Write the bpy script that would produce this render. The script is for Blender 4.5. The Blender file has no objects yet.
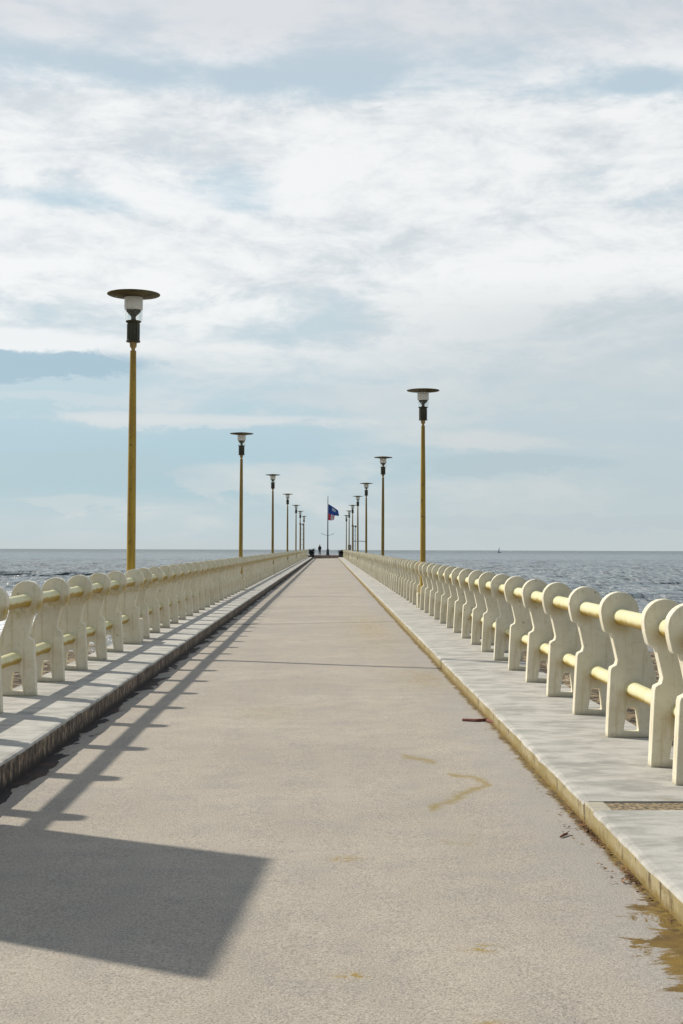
import bpy, bmesh, math, random
import numpy as np
from mathutils import Vector, Matrix
random.seed(4)
R = math.radians
scene = bpy.context.scene
COL = scene.collection
SLOPE = 0.002                       # the deck climbs very slightly seaward
SUN_EL, SUN_DIR = 38.0, Vector((1.0, -0.60, 0))   # SUN_DIR: where the shadows point
KERB = 0.122
XR, XL = 1.50, -2.22                # kerb lines
END = 188.0                         # end of the carriageway
def zp(y): return SLOPE * y
def zroad(x): return -0.08 * (XR - x) / (XR - XL)

# ------------------------------------------------------------------ node helper
class S:
    """a float/vector socket with operators"""
    def __init__(s, nt, o): s.nt, s.o = nt, o
    def _m(s, op, *a, clamp=False):
        n = s.nt.nodes.new('ShaderNodeMath'); n.operation = op; n.use_clamp = clamp
        for i, v in enumerate((s,) + a):
            if isinstance(v, S): s.nt.links.new(v.o, n.inputs[i])
            else: n.inputs[i].default_value = v
        return S(s.nt, n.outputs[0])
    def __add__(s, b): return s._m('ADD', b)
    def __radd__(s, b): return s._m('ADD', b)
    def __sub__(s, b): return s._m('SUBTRACT', b)
    def __rsub__(s, b): return (s * -1) + b
    def __mul__(s, b): return s._m('MULTIPLY', b)
    def __rmul__(s, b): return s._m('MULTIPLY', b)
    def __truediv__(s, b): return s._m('DIVIDE', b)
    def pow(s, b): return s._m('POWER', b)
    def abs(s): return s._m('ABSOLUTE')
    def min(s, b): return s._m('MINIMUM', b)
    def max(s, b): return s._m('MAXIMUM', b)
    def clamp(s): return s._m('ADD', 0.0, clamp=True)
    def exp(s): return s._m('EXPONENT')
    def ss(s, a, b, lo=0.0, hi=1.0):
        n = s.nt.nodes.new('ShaderNodeMapRange'); n.interpolation_type = 'SMOOTHSTEP'
        s.nt.links.new(s.o, n.inputs[0])
        if a > b: a, b, lo, hi = b, a, hi, lo
        for i, v in zip((1, 2, 3, 4), (a, b, lo, hi)): n.inputs[i].default_value = v
        return S(s.nt, n.outputs[0])

class M:
    def __init__(s, nt): s.nt = nt
    def node(s, t, **k):
        n = s.nt.nodes.new(t)
        for a, b in k.items(): setattr(n, a, b)
        return n
    def link(s, a, b): s.nt.links.new(a.o if isinstance(a, S) else a, b)
    def xyz(s, vec):
        n = s.node('ShaderNodeSeparateXYZ'); s.link(vec, n.inputs[0])
        return [S(s.nt, n.outputs[i]) for i in range(3)]
    def comb(s, x, y, z):
        n = s.node('ShaderNodeCombineXYZ')
        for i, v in enumerate((x, y, z)):
            if isinstance(v, S): s.link(v, n.inputs[i])
            else: n.inputs[i].default_value = v
        return n.outputs[0]
    def noise(s, vec, scale, detail=4, rough=.5, dist=0.0):
        n = s.node('ShaderNodeTexNoise'); s.link(vec, n.inputs['Vector'])
        n.inputs['Scale'].default_value = scale; n.inputs['Detail'].default_value = detail
        n.inputs['Roughness'].default_value = rough; n.inputs['Distortion'].default_value = dist
        return S(s.nt, n.outputs[0])
    def voronoi(s, vec, scale, feature='F1'):
        n = s.node('ShaderNodeTexVoronoi', feature=feature); s.link(vec, n.inputs['Vector'])
        n.inputs['Scale'].default_value = scale
        return S(s.nt, n.outputs[0])
    def rgb(s, c):
        n = s.node('ShaderNodeRGB'); n.outputs[0].default_value = (*c, 1); return n.outputs[0]
    def mix(s, f, a, b, mode='MIX'):
        n = s.node('ShaderNodeMix', data_type='RGBA', blend_type=mode)
        for v, i in ((f, 0), (a, 6), (b, 7)):
            if isinstance(v, S): s.link(v, n.inputs[i])
            elif isinstance(v, tuple): n.inputs[i].default_value = (*v, 1)
            elif isinstance(v, (int, float)): n.inputs[i].default_value = v
            else: s.link(v, n.inputs[i])
        return n.outputs[2]
    def ramp(s, f, stops, interp='LINEAR'):
        n = s.node('ShaderNodeValToRGB'); s.link(f, n.inputs[0]); cr = n.color_ramp; cr.interpolation = interp
        while len(cr.elements) < len(stops): cr.elements.new(0.5)
        for e, (p, c) in zip(cr.elements, stops):
            e.position = p; e.color = (*c, 1) if isinstance(c, tuple) else (c, c, c, 1)
        return n.outputs[0]
    def bump(s, h, strength=.3, dist=.01, normal=None):
        n = s.node('ShaderNodeBump'); s.link(h, n.inputs['Height'])
        n.inputs['Strength'].default_value = strength; n.inputs['Distance'].default_value = dist
        if normal is not None: s.link(normal, n.inputs['Normal'])
        return n.outputs[0]

def new_mat(name):
    m = bpy.data.materials.new(name); m.use_nodes = True
    b = m.node_tree.nodes['Principled BSDF']
    return m, M(m.node_tree), b
def obj_co(k):
    t = k.node('ShaderNodeTexCoord'); return t.outputs['Object']
def world_co(k):
    t = k.node('ShaderNodeNewGeometry'); return t.outputs['Position']
def normal_z(k):
    t = k.node('ShaderNodeNewGeometry'); return k.xyz(t.outputs['Normal'])[2]

# ------------------------------------------------------------------ materials
def mat_road():
    m, k, b = new_mat('road_concrete'); co = world_co(k); x, y, z = k.xyz(co)
    big = k.noise(co, .55, 5, .6); mid = k.noise(co, 3.2, 5, .65)
    lon = k.noise(k.comb(x * 2.2, y * .16, 0), 1.0, 4, .6)
    acr = k.noise(k.comb(x * .35, y * 1.6, 3.3), 1.0, 4, .6)
    c = k.mix(big.ss(.3, .7), (.325, .285, .228), (.405, .356, .284))
    c = k.mix(mid.ss(.42, .66) * .5, c, (.27, .25, .215))
    c = k.mix(k.noise(k.comb(x * .8, y * .8, 2), 1.3, 6, .7, 1.0).ss(.55, .66) * .25, c, (.43, .37, .30))
    c = k.mix(lon.ss(.45, .75) * .35, c, (.42, .35, .27))
    c = k.mix(acr.ss(.5, .72) * .35, c, (.27, .25, .225))
    # aggregate: pale and dark grains
    g = k.noise(co, 95, 3, .75); g2 = k.voronoi(co, 130); g3 = k.noise(co, 26, 4, .7)
    c = k.mix(g.ss(.50, .64) * .45, c, (.56, .51, .45))
    c = k.mix(g.ss(.49, .36) * .55, c, (.10, .09, .085))
    c = k.mix(g3.ss(.54, .66) * .35, c, (.20, .18, .165))
    c = k.mix(g2.ss(.22, .08) * .20, c, (.22, .2, .18))
    pit = k.noise(k.comb(x, y, 9.1), 9, 3, .5).ss(.70, .76)
    c = k.mix(pit * .5, c, (.19, .165, .13))
    # greyer gutter towards the right kerb
    c = k.mix((x + (mid - .5) * .6).ss(.85, 1.45) * .35, c, (.29, .285, .28))
    ed = k.noise(co, 5, 4, .7)
    # olive algae beside the right kerb
    dR = (XR - x)
    wob = k.noise(k.comb(x * .8, y * 1.1, 0), 4.5, 5, .7, .8)
    nearm = y.ss(6.5, 5.1)
    alg = ((wob - .44) * 1.0 + nearm * .30 - dR * 1.25 - .07).ss(0, .07)
    c = k.mix(alg * .97, c, k.mix(mid.ss(.3, .7), (.085, .045, .002), (.20, .12, .008)))
    seam = (dR + (ed - .5) * .16).ss(.065, .02)
    c = k.mix(seam * .95, c, k.mix(g3.ss(.4, .6), (.07, .04, .008), (.20, .135, .02)))
    # thin olive streaks in the lane
    def streak(cx, cy, rx, ry, amt, a=0.0):
        nonlocal c
        dx = (x - cx); dy = (y - cy); ddx = dx + dy * a
        q = (ddx / rx).pow(2) + (dy / ry).pow(2)
        n = k.noise(k.comb(x * 2.0, y * 3.6, cx * 7), 4.5, 6, .7, 1.6)
        mk = ((q * -1).exp() * n.ss(.46, .56)) * amt * 1.15
        c = k.mix(mk.min(.9), c, (.27, .18, .015))
    jx = (k.noise(co, 6, 4, .6) - .5) * .10; jy_ = (k.noise(k.comb(x, y, 4), 3, 4, .6) - .5) * .5
    def line(pts, wd, amt):
        nonlocal c
        best = None
        W = [((px - 327.9) * (1300 * 1.61 / (py - 547.3)) / 1300, 1300 * 1.61 / (py - 547.3) * .2) for px, py in pts]
        X_ = x + jx; Y_ = (y + jy_) * .2
        for (ax, ay), (bx2, by2) in zip(W, W[1:]):
            ex, ey = bx2 - ax, by2 - ay; L2 = ex * ex + ey * ey
            t_ = (((X_ - ax) * ex + (Y_ - ay) * ey) / L2).clamp()
            d = ((X_ - ax - t_ * ex).pow(2) + (Y_ - ay - t_ * ey).pow(2)).pow(.5)
            best = d if best is None else best.min(d)
        n = k.noise(k.comb(x * 2, y * 2.5, 6), 6, 5, .7)
        c = k.mix((best + (n - .5) * .11).ss(wd * 1.15, -.012) * n.ss(.34, .52) * amt * 1.1, c, (.23, .16, .015))
    line([(405, 754), (420, 757), (434, 760)], .035, .8)
    line([(450, 773), (470, 775), (487, 781), (476, 787), (455, 797), (432, 806)], .032, .9)
    line([(440, 838), (470, 842), (474, 836)], .02, .35)
    pass
    streak(.10, 6.85, .07, .06, 1.0); streak(.10, 5.0, .06, .04, 1.0); streak(.57, 4.45, .07, .04, 1.0)
    streak(.62, 5.3, .06, .05, .9);  streak(1.2, 16, .3, 1.4, .5); streak(-.6, 13, .3, .5, .3)
    streak(.9, 26, .5, 5, .5)
    # kerb shadow painted in, with black grime, along the left kerb foot
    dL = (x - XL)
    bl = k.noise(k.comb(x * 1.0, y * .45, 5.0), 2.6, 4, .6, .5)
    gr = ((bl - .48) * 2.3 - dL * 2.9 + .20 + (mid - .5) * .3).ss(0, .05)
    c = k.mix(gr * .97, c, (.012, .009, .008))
    rust = (((bl - .5) * 1.5 - dL * 1.4 + .22).ss(0, .1) * mid.ss(.5, .6))
    c = k.mix(rust * .35, c, (.13, .05, .03))
    # hairline cracks and the construction joints across the slab
    w = (ed - .5) * .05
    for jy in (3.6, 28.0, 52.5, 77, 101.5, 126, 150.5):
        d = (y - jy + w * 2).abs()
        c = k.mix(d.ss(.03 + jy * .0035, .01) * .8, c, (.10, .085, .07))
    st = ((y - 28.0).abs().ss(.22, .12)) * x.ss(-1.45, -1.6); c = k.mix(st * .8, c, (.07, .06, .055))
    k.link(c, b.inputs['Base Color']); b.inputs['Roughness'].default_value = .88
    h = g * .6 + g2 * .4 + mid * 1.2
    k.link(k.bump(h, .55, .006), b.inputs['Normal'])
    return m

def mat_pavement():
    m, k, b = new_mat('pavement_concrete'); co = world_co(k); x, y, z = k.xyz(co)
    big = k.noise(co, .9, 5, .6); mid = k.noise(k.comb(x * .7, y * 1.3, z), 4.5, 5, .62, .3); g = k.noise(co, 70, 3, .7)
    c = k.mix(big.ss(.3, .7), (.325, .315, .28), (.425, .41, .365))
    c = k.mix(mid.ss(.42, .62) * .6, c, (.55, .53, .475))
    c = k.mix(mid.ss(.48, .34) * .45, c, (.22, .215, .195))
    c = k.mix(g.ss(.55, .35) * .22, c, (.24, .23, .21))
    ys = k.noise(k.comb(x, y, 7), 1.7, 5, .65).ss(.60, .72)
    c = k.mix(ys * .4, c, (.32, .265, .15))
    pt = k.voronoi(co, 22).ss(.12, .05) * k.noise(co, 3, 2).ss(.5, .62)
    c = k.mix(pt * .6, c, (.14, .13, .11))
    # dirty line where the balustrade meets the slab
    k.link(c, b.inputs['Base Color']); b.inputs['Roughness'].default_value = .82
    k.link(k.bump(mid * 1.0 + g * .3, .45, .006), b.inputs['Normal'])
    return m

def mat_kerb(left):
    m, k, b = new_mat('kerb_face_grimy_shaded' if left else 'kerb_face_stained'); co = world_co(k); x, y, z = k.xyz(co)
    zl = z - y * SLOPE
    run = k.noise(k.comb(0, y * 1.0, z * .35), 7 if not left else 11, 6, .75); big = k.noise(k.comb(0, y, z), 1.6, 4, .6); mid = k.noise(co, 14, 4, .65)
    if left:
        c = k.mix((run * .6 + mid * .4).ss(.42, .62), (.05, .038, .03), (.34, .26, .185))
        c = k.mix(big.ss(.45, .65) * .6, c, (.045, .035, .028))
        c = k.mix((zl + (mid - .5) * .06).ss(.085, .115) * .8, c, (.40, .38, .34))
        c = k.mix((zl + (run - .5) * .12).ss(.02, -.07), c, (.02, .016, .014))  # shadow painted along the foot of the face
    else:
        c = k.mix(big.ss(.35, .65), (.27, .215, .085), (.39, .33, .19))
        c = k.mix(mid.ss(.5, .7) * .6, c, (.30, .235, .10))
        c = k.mix((run * .8 + mid * .2).ss(.51, .60) * big.ss(.34, .56) * .9, c, (.10, .065, .02))
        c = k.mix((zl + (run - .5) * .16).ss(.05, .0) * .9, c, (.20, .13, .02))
        c = k.mix(mid.ss(.50, .40) * .35, c, (.24, .2, .12))
        c = k.mix((zl + (mid - .5) * .04).ss(.10, .118) * .7, c, (.42, .40, .34))
    k.link(c, b.inputs['Base Color']); b.inputs['Roughness'].default_value = .9
    k.link(k.bump(mid + run * .8, .6, .012), b.inputs['Normal'])
    return m

def wc_left(k, wc): return k.xyz(wc)[0].ss(1, -1)
def mat_post():
    """cream masonry paint on the cast posts, ochre bloom round the rails"""
    m, k, b = new_mat('cream_painted_concrete'); co = obj_co(k); x, y, z = k.xyz(co); wc = world_co(k)
    n = k.noise(wc, 3.5, 5, .6); f = k.noise(wc, 22, 4, .65)
    c = k.mix(n.ss(.3, .7), (.67, .62, .46), (.755, .71, .565))
    c = k.mix(f.ss(.52, .70) * .40, c, (.50, .44, .30))
    c = k.mix(k.noise(wc, 1.3, 5, .7).ss(.54, .66) * .3, c, (.47, .43, .34))
    def halo(cx, cz, r0, r1, amt):
        nonlocal c
        d = ((x - cx).pow(2) + (z - cz + .02).pow(2)).pow(.5) + (f - .5) * .05
        below = (z - cz).ss(.04, -.06)
        c = k.mix(d.ss(r1, r0) * below * amt * (wc_left(k, wc) * .5 + .42), c, (.42, .28, .015))
    halo(.11, .94, .06, .15, 1.0); halo(.20, .377, .06, .14, .9); side = wc_left(k, wc)
    c = k.mix(side * f.ss(.3, .6) * ((z - .85).abs().ss(.12, .03)) * .45, c, (.42, .28, .03))
    drip = k.noise(k.comb(x * 9, y * 9, z * .8), 2.5, 4, .6)
    c = k.mix(drip.ss(.54, .66) * .45, c, (.50, .41, .22))
    c = k.mix((z + (f - .5) * .08).ss(.05, .0) * .6, c, (.36, .32, .22))
    chip = (k.voronoi(wc, 8) + (f - .5) * .2).ss(.13, .10) * k.noise(wc, 2, 2).ss(.50, .58)
    c = k.mix(chip * .7, c, (.33, .29, .22))
    k.link(c, b.inputs['Base Color']); b.inputs['Roughness'].default_value = .62
    k.link(k.bump(f + n * .5, .25, .006), b.inputs['Normal'])
    return m

def mat_rail():
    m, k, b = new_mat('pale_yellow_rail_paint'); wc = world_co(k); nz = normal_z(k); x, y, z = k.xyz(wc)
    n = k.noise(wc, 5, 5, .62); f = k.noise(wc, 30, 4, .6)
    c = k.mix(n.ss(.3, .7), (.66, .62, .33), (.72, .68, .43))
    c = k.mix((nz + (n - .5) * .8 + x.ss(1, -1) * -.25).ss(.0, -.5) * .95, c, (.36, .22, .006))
    c = k.mix(f.ss(.6, .75) * .35, c, (.52, .42, .2))
    c = k.mix(k.voronoi(wc, 12).ss(.10, .06) * k.noise(wc, 1.6, 2).ss(.5, .6) * .7, c, (.22, .18, .12))
    k.link(c, b.inputs['Base Color']); b.inputs['Roughness'].default_value = .5
    k.link(k.bump(f, .15, .004), b.inputs['Normal'])
    return m

def mat_pole():
    m, k, b = new_mat('mustard_pole_paint'); wc = world_co(k); x, y, z = k.xyz(wc)
    n = k.noise(k.comb(x * 6, y * 6, z * .9), 1.5, 5, .65); f = k.noise(wc, 9, 5, .7)
    c = k.mix(n.ss(.35, .65), (.46, .32, .03), (.34, .21, .022))
    c = k.mix(f.ss(.57, .68) * .85, c, (.06, .03, .015))
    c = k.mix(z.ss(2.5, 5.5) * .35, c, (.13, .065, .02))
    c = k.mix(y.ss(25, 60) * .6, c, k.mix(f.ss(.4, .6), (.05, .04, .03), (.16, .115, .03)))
    k.link(c, b.inputs['Base Color']); b.inputs['Roughness'].default_value = .5
    return m

def mat_plain(name, col, rough=.6, metal=0.0, var=.25, scale=6, bump=.1):
    m, k, b = new_mat(name); co = obj_co(k); n = k.noise(co, scale, 5, .6)
    c = k.mix(n.ss(.3, .7), tuple(v * (1 - var) for v in col), tuple(min(1, v * (1 + var)) for v in col))
    k.link(c, b.inputs['Base Color']); b.inputs['Roughness'].default_value = rough; b.inputs['Metallic'].default_value = metal
    if bump: k.link(k.bump(n, bump, .01), b.inputs['Normal'])
    return m

def mat_glass_milky():
    m, k, b = new_mat('milky_lamp_glass'); co = obj_co(k); n = k.noise(co, 7, 3)
    k.link(k.mix(n.ss(.3, .7), (.80, .79, .70), (.88, .87, .80)), b.inputs['Base Color'])
    b.inputs['Roughness'].default_value = .3; b.inputs['Transmission Weight'].default_value = .35
    b.inputs['Subsurface Weight'].default_value = 0
    return m

def mat_glass_clear():
    m, k, b = new_mat('clear_lamp_glass'); co = obj_co(k); n = k.noise(co, 7, 3)
    k.link(k.mix(n.ss(.3, .7), (.85, .88, .84), (.95, .97, .95)), b.inputs['Base Color'])
    b.inputs['Roughness'].default_value = .15; b.inputs['Transmission Weight'].default_value = .92; b.inputs['IOR'].default_value = 1.05
    return m

def mat_sea():
    m, k, b = new_mat('sea_water'); co = world_co(k); x, y, z = k.xyz(co)
    # chop that lengthens away from the beach
    def layer(sx, sy, sc, off, det=4, d=.4): return k.noise(k.comb(x * sx + off, y * sy, off), sc, det, .62, d)
    a1 = layer(.55, 1.0, 1.5, 0); a2 = layer(.4, 1.0, .42, 9, 5); a3 = layer(.35, 1.0, .11, 21, 5); a4 = layer(.3, 1.0, .028, 33, 4)
    f1 = y.ss(260, 60); f2 = y.ss(1500, 200)
    n = k.bump(a1 * f1, .55, .35)
    n = k.bump(a2 * f2, .8, 1.1, n)
    n = k.bump(a3, .75, 4.0, n)
    n = k.bump(a4 * y.ss(400, 2500), .6, 14.0, n)
    fb = k.noise(k.comb(x * .55, y * .16, 3), 1.0, 5, .7, .3)
    n = k.bump(fb, .55, 1.3, n)
    patch = k.noise(k.comb(x * .010, y * .0045, 0), 1.0, 5, .65, .5)
    fleck = k.noise(k.comb(x * .85, y * .075, 0), 1.0, 5, .72, .3); fl2 = k.noise(k.comb(x * 1.9, y * .22, 4), 1.0, 4, .72); fl3 = k.noise(k.comb(x * .16, y * .012, 8), 1.0, 6, .75)  # flecks paint sparkle and dark wave faces into the colour
    deep = k.mix(x.ss(-80, 80), (.115, .132, .135), (.068, .105, .128))
    c = k.mix(patch.ss(.35, .7) * .6, deep, (.125, .145, .148))
    c = k.mix(fleck.ss(.51, .58) * y.ss(900, 300) * .9, c, (.31, .325, .315))
    c = k.mix(fleck.ss(.46, .40) * y.ss(800, 300) * .95, c, (.014, .022, .026))
    c = k.mix(fl2.ss(.57, .66) * y.ss(300, 160) * .6, c, (.23, .235, .225))
    c = k.mix(fl2.ss(.42, .34) * y.ss(320, 180) * .85, c, (.022, .028, .032))
    c = k.mix(fl3.ss(.52, .62) * y.ss(200, 420) * y.ss(3500, 1200) * .6, c, (.20, .215, .21))
    c = k.mix(fl3.ss(.47, .38) * y.ss(200, 420) * y.ss(3500, 1200) * .6, c, (.035, .05, .055))
    # silty shallows near the sand
    sh = (y + (patch - .5) * 30).ss(96, 66)
    c = k.mix(sh * .95, c, k.mix(fl2.ss(.35, .65), (.11, .085, .055), (.26, .215, .15)))
    # horizon line reads darker and bluer
    c = k.mix(y.ss(900, 4000) * .8, c, (.055, .085, .093))
    # surf on the left, scraps of foam elsewhere
    wv = k.noise(k.comb(x * .018, y * .085, 2), 1.0, 5, .6, .6); lace = k.noise(k.comb(x * .9, y * .45, 0), 1.0, 5, .75, 1.2)
    zone = y.ss(66, 82) * y.ss(165, 125) * x.ss(-8, -16)
    foam = ((wv - .40) * 2.2 + (lace - .5) * 2.4).ss(.05, .35) * zone
    scrap = ((wv - .60) * 2.4 + (lace - .56) * 2.4).ss(.0, .25) * y.ss(58, 66) * y.ss(120, 90)
    fo = foam.max(scrap * .8).clamp()
    c = k.mix(fo, c, (.80, .82, .82))
    # dark face of the swell, painted into the water colour in broken patches
    bar = ((y - 245 + (wv - .5) * 120).abs().ss(30, 10)) * x.ss(-24, -40) * k.noise(k.comb(x * .35, y * .03, 1), 1.0, 4, .7).ss(.42, .52)
    c = k.mix(bar * .9 * (1 - fo), c, (.012, .02, .026))
    dk = (fleck.ss(.46, .40) * y.ss(800, 300) * .8).max(fl2.ss(.42, .34) * y.ss(320, 180) * .7).max(bar * 1.0).clamp()
    k.link((1 - dk * (1 - fo)) * .5, b.inputs['Specular IOR Level'])
    k.link(c, b.inputs['Base Color'])
    k.link(fo * .5 + .16 + y.ss(200, 3000) * .12, b.inputs['Roughness'])
    b.inputs['IOR'].default_value = 1.33
    k.link(n, b.inputs['Normal'])
    return m

def mat_sand():
    m, k, b = new_mat('wet_beach_sand'); co = world_co(k); x, y, z = k.xyz(co)
    n = k.noise(co, .4, 5, .6); rip = k.noise(k.comb(x * 1.5, y * .95, 0), 1.5, 5, .68, .8); f = k.noise(co, 40, 3, .6)
    c = k.mix(n.ss(.3, .7), (.19, .135, .07), (.30, .225, .13))
    c = k.mix(rip.ss(.53, .47) * .97, c, (.022, .015, .010))
    c = k.mix(rip.ss(.60, .66) * y.ss(35, 50) * .9, c, (.66, .65, .60))
    c = k.mix(f.ss(.5, .7) * .3, c, (.2, .16, .11))
    k.link(c, b.inputs['Base Color']); b.inputs['Roughness'].default_value = .85; b.inputs['Specular IOR Level'].default_value = .2
    k.link(k.bump(rip + f * .1, .8, .08), b.inputs['Normal'])
    return m

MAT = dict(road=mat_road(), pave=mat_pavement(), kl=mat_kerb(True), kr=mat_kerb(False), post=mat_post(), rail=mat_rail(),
    pole=mat_pole(), plinth=mat_plain('cream_painted_plinth', (.60, .54, .40), .65, 0, .12, 4), milky=mat_glass_milky(), clear=mat_glass_clear(), sea=mat_sea(), sand=mat_sand(),
    lampdark=mat_plain('dark_olive_enamel', (.045, .042, .022), .45, .2), disc=mat_plain('rusty_lamp_disc', (.085, .072, .022), .55, .1, .5, 5),
    neck=mat_plain('ochre_collar', (.36, .26, .10), .5), grit=mat_plain('gritty_joint_fill', (.22, .17, .10), .95, 0, .75, 38, .8),
    dark=mat_plain('near_black_paint', (.022, .024, .026), .5), grey=mat_plain('galvanised_steel', (.22, .25, .27), .45, .5),
    step=mat_plain('shaded_step_stone', (.24, .19, .165), .9, 0, .3, 2), navy=mat_plain('navy_flag_cloth', (.02, .07, .30), .8, 0, .3, 2),
    red=mat_plain('red_flag_cloth', (.60, .06, .10), .8, 0, .3, 2), white=mat_plain('white_flag_cloth', (.62, .58, .60), .8, 0, .1, 2),
    pale=mat_plain('pale_blue_emblem', (.45, .55, .68), .8, 0, .1, 2), skin=mat_plain('skin', (.42, .25, .18), .6, 0, .1, 3),
    cloth=mat_plain('black_jacket_cloth', (.014, .014, .018), .85, 0, .3, 8), trouser=mat_plain('dark_trouser_cloth', (.02, .022, .03), .85, 0, .3, 8),
    hair=mat_plain('dark_hair', (.02, .014, .01), .6), leaf=mat_plain('dark_shrub_leaves', (.008, .011, .008), .75, 0, .6, 5),
    stem=mat_plain('shrub_stem', (.05, .035, .025), .8), dead=mat_plain('dead_leaves', (.17, .085, .028), .8, 0, .6, 9),
    twig=mat_plain('reddish_twig', (.14, .045, .025), .8, 0, .5, 20), boardw=mat_plain('white_board_panel', (.6, .6, .58), .5, 0, .1, 2),
    sail=mat_plain('hazy_sailcloth', (.42, .47, .5), .8, 0, .05, 1), hull=mat_plain('hazy_hull', (.30, .34, .37), .7, 0, .05, 1))

# ------------------------------------------------------------------ mesh helpers
def finish(name, bm, mats, parent=None, smooth=False, bevel=0, shear=False, kind=None):
    if shear:
        for v in bm.verts: v.co.z += zp(v.co.y)
    bmesh.ops.recalc_face_normals(bm, faces=bm.faces)
    me = bpy.data.meshes.new(name); bm.to_mesh(me); bm.free()
    for mt in (mats if isinstance(mats, (list, tuple)) else [mats]): me.materials.append(mt)
    o = bpy.data.objects.new(name, me); COL.objects.link(o)
    if smooth:
        for p in me.polygons: p.use_smooth = True
        me.set_sharp_from_angle(angle=R(40))
    if bevel:
        md = o.modifiers.new('bevel', 'BEVEL'); md.width = bevel; md.segments = 2; md.limit_method = 'ANGLE'; md.angle_limit = R(35)
    if parent: o.parent = parent
    if kind: o['kind'] = kind
    return o
def tag(o, label, cat, group=None):
    o['label'] = label; o['category'] = cat
    if group: o['group'] = group
    return o
def empty(name, loc, label=None, cat=None, group=None, rz=0):
    o = bpy.data.objects.new(name, None); o.empty_display_size = .2; COL.objects.link(o)
    o.location = loc; o.rotation_euler.z = rz
    if label: tag(o, label, cat, group)
    return o
def box(bm, x0, x1, y0, y1, z0, z1, mi=0):
    vs = [bm.verts.new((x, y, z)) for z in (z0, z1) for y in (y0, y1) for x in (x0, x1)]
    for f in ((0, 2, 3, 1), (4, 5, 7, 6), (0, 1, 5, 4), (2, 6, 7, 3), (0, 4, 6, 2), (1, 3, 7, 5)):
        bm.faces.new([vs[i] for i in f]).material_index = mi
def lathe(bm, prof, n=32, cx=0, cy=0, cap=True):
    rings = []
    for r, z in prof:
        rings.append([bm.verts.new((cx + max(r, 1e-4) * math.cos(2 * math.pi * i / n), cy + max(r, 1e-4) * math.sin(2 * math.pi * i / n), z)) for i in range(n)])
    for a, b in zip(rings, rings[1:]):
        for i in range(n): bm.faces.new((a[i], a[(i + 1) % n], b[(i + 1) % n], b[i]))
    if cap: bm.faces.new(rings[0][::-1]); bm.faces.new(rings[-1])
def tube(bm, pts, rad, n=10):
    pts = [Vector(p) for p in pts]; rr = rad if isinstance(rad, (list, tuple)) else [rad] * len(pts)
    rings = []; up = Vector((0, 0, 1))
    for i, p in enumerate(pts):
        d = (pts[min(i + 1, len(pts) - 1)] - pts[max(i - 1, 0)]).normalized()
        u = d.cross(up if abs(d.z) < .9 else Vector((1, 0, 0))).normalized(); w = u.cross(d)
        rings.append([bm.verts.new(p + (u * math.cos(2 * math.pi * j / n) + w * math.sin(2 * math.pi * j / n)) * rr[i]) for j in range(n)])
    for a, b in zip(rings, rings[1:]):
        for j in range(n): bm.faces.new((a[j], a[(j + 1) % n], b[(j + 1) % n], b[j]))
    bm.faces.new(rings[0][::-1]); bm.faces.new(rings[-1])

# ------------------------------------------------------------------ setting: road, pavements, sea, sand
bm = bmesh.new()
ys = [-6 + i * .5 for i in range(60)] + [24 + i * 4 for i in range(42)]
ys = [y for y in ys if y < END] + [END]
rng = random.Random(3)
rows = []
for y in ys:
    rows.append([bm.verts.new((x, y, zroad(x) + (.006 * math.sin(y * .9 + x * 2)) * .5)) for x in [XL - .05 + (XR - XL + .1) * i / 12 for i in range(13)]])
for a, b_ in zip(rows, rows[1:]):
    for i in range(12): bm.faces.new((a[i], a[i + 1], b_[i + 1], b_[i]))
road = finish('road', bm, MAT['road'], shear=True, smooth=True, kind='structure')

def pavement(name, xin, xout, zbot, segs, kmat, chip, seed, grit=()):
    """cast slab with a worn arris: rows of a profile extruded along y"""
    bm = bmesh.new(); rg = random.Random(seed); s = 1 if xout > xin else -1
    from mathutils import noise as mn
    for (y0, y1) in segs:
        n = max(2, int((y1 - y0) / (.07 if y0 < 14 else .25 if y0 < 45 else 1.5)))
        prev = None
        for i in range(n + 1):
            y = y0 + (y1 - y0) * i / n
            w = mn.noise((seed, y * 1.7, 0)) * chip + mn.noise((seed, y * 7.0, 4)) * chip * .5
            ch = max(0, mn.noise((seed + 5, y * 3.1, 1)) - .25) * chip * 4
            prof = [(xin + s * (w * .6), zbot), (xin + s * (w * .4 + .004), zbot * .4 + KERB * .45), (xin + s * w, KERB - .022 - ch * .5),
                    (xin + s * (w + .008 + ch * .4), KERB - .006 - ch * .2), (xin + s * (.035 + ch), KERB), (xin + s * .30, KERB + .001), (xout, KERB), (xout, -.45)]
            cur = [bm.verts.new((px, y, pz)) for px, pz in prof]
            if prev:
                for j in range(len(prof) - 1):
                    f = bm.faces.new((prev[j], prev[j + 1], cur[j + 1], cur[j])); f.material_index = 1 if j < 2 else 0
            else: first = cur; bm.faces.new(cur)
            prev = cur
        bm.faces.new(prev[::-1])
    for (y0, y1, xi, dz) in grit:
        box(bm, min(xi, xout), max(xi, xout), y0, y1, -.3, KERB - dz, 2)
    return finish(name, bm, [MAT['pave'], kmat, MAT['grit']], shear=True, kind='structure')
gR = [(-6, 7.36), (7.62, 29.2), (29.25, 34.7), (34.75, 58), (58.05, 83), (83.05, 108), (108.06, 133), (133.06, END + .4)]
pavement('pavement', XR, 2.565, -.12, gR, MAT['kr'], .012, 11,
         grit=[(7.355, 7.625, 1.62, .009)] + [(a[1] - .003, b_[0] + .003, XR + .012, .03) for a, b_ in zip(gR[1:], gR[2:])])
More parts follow.
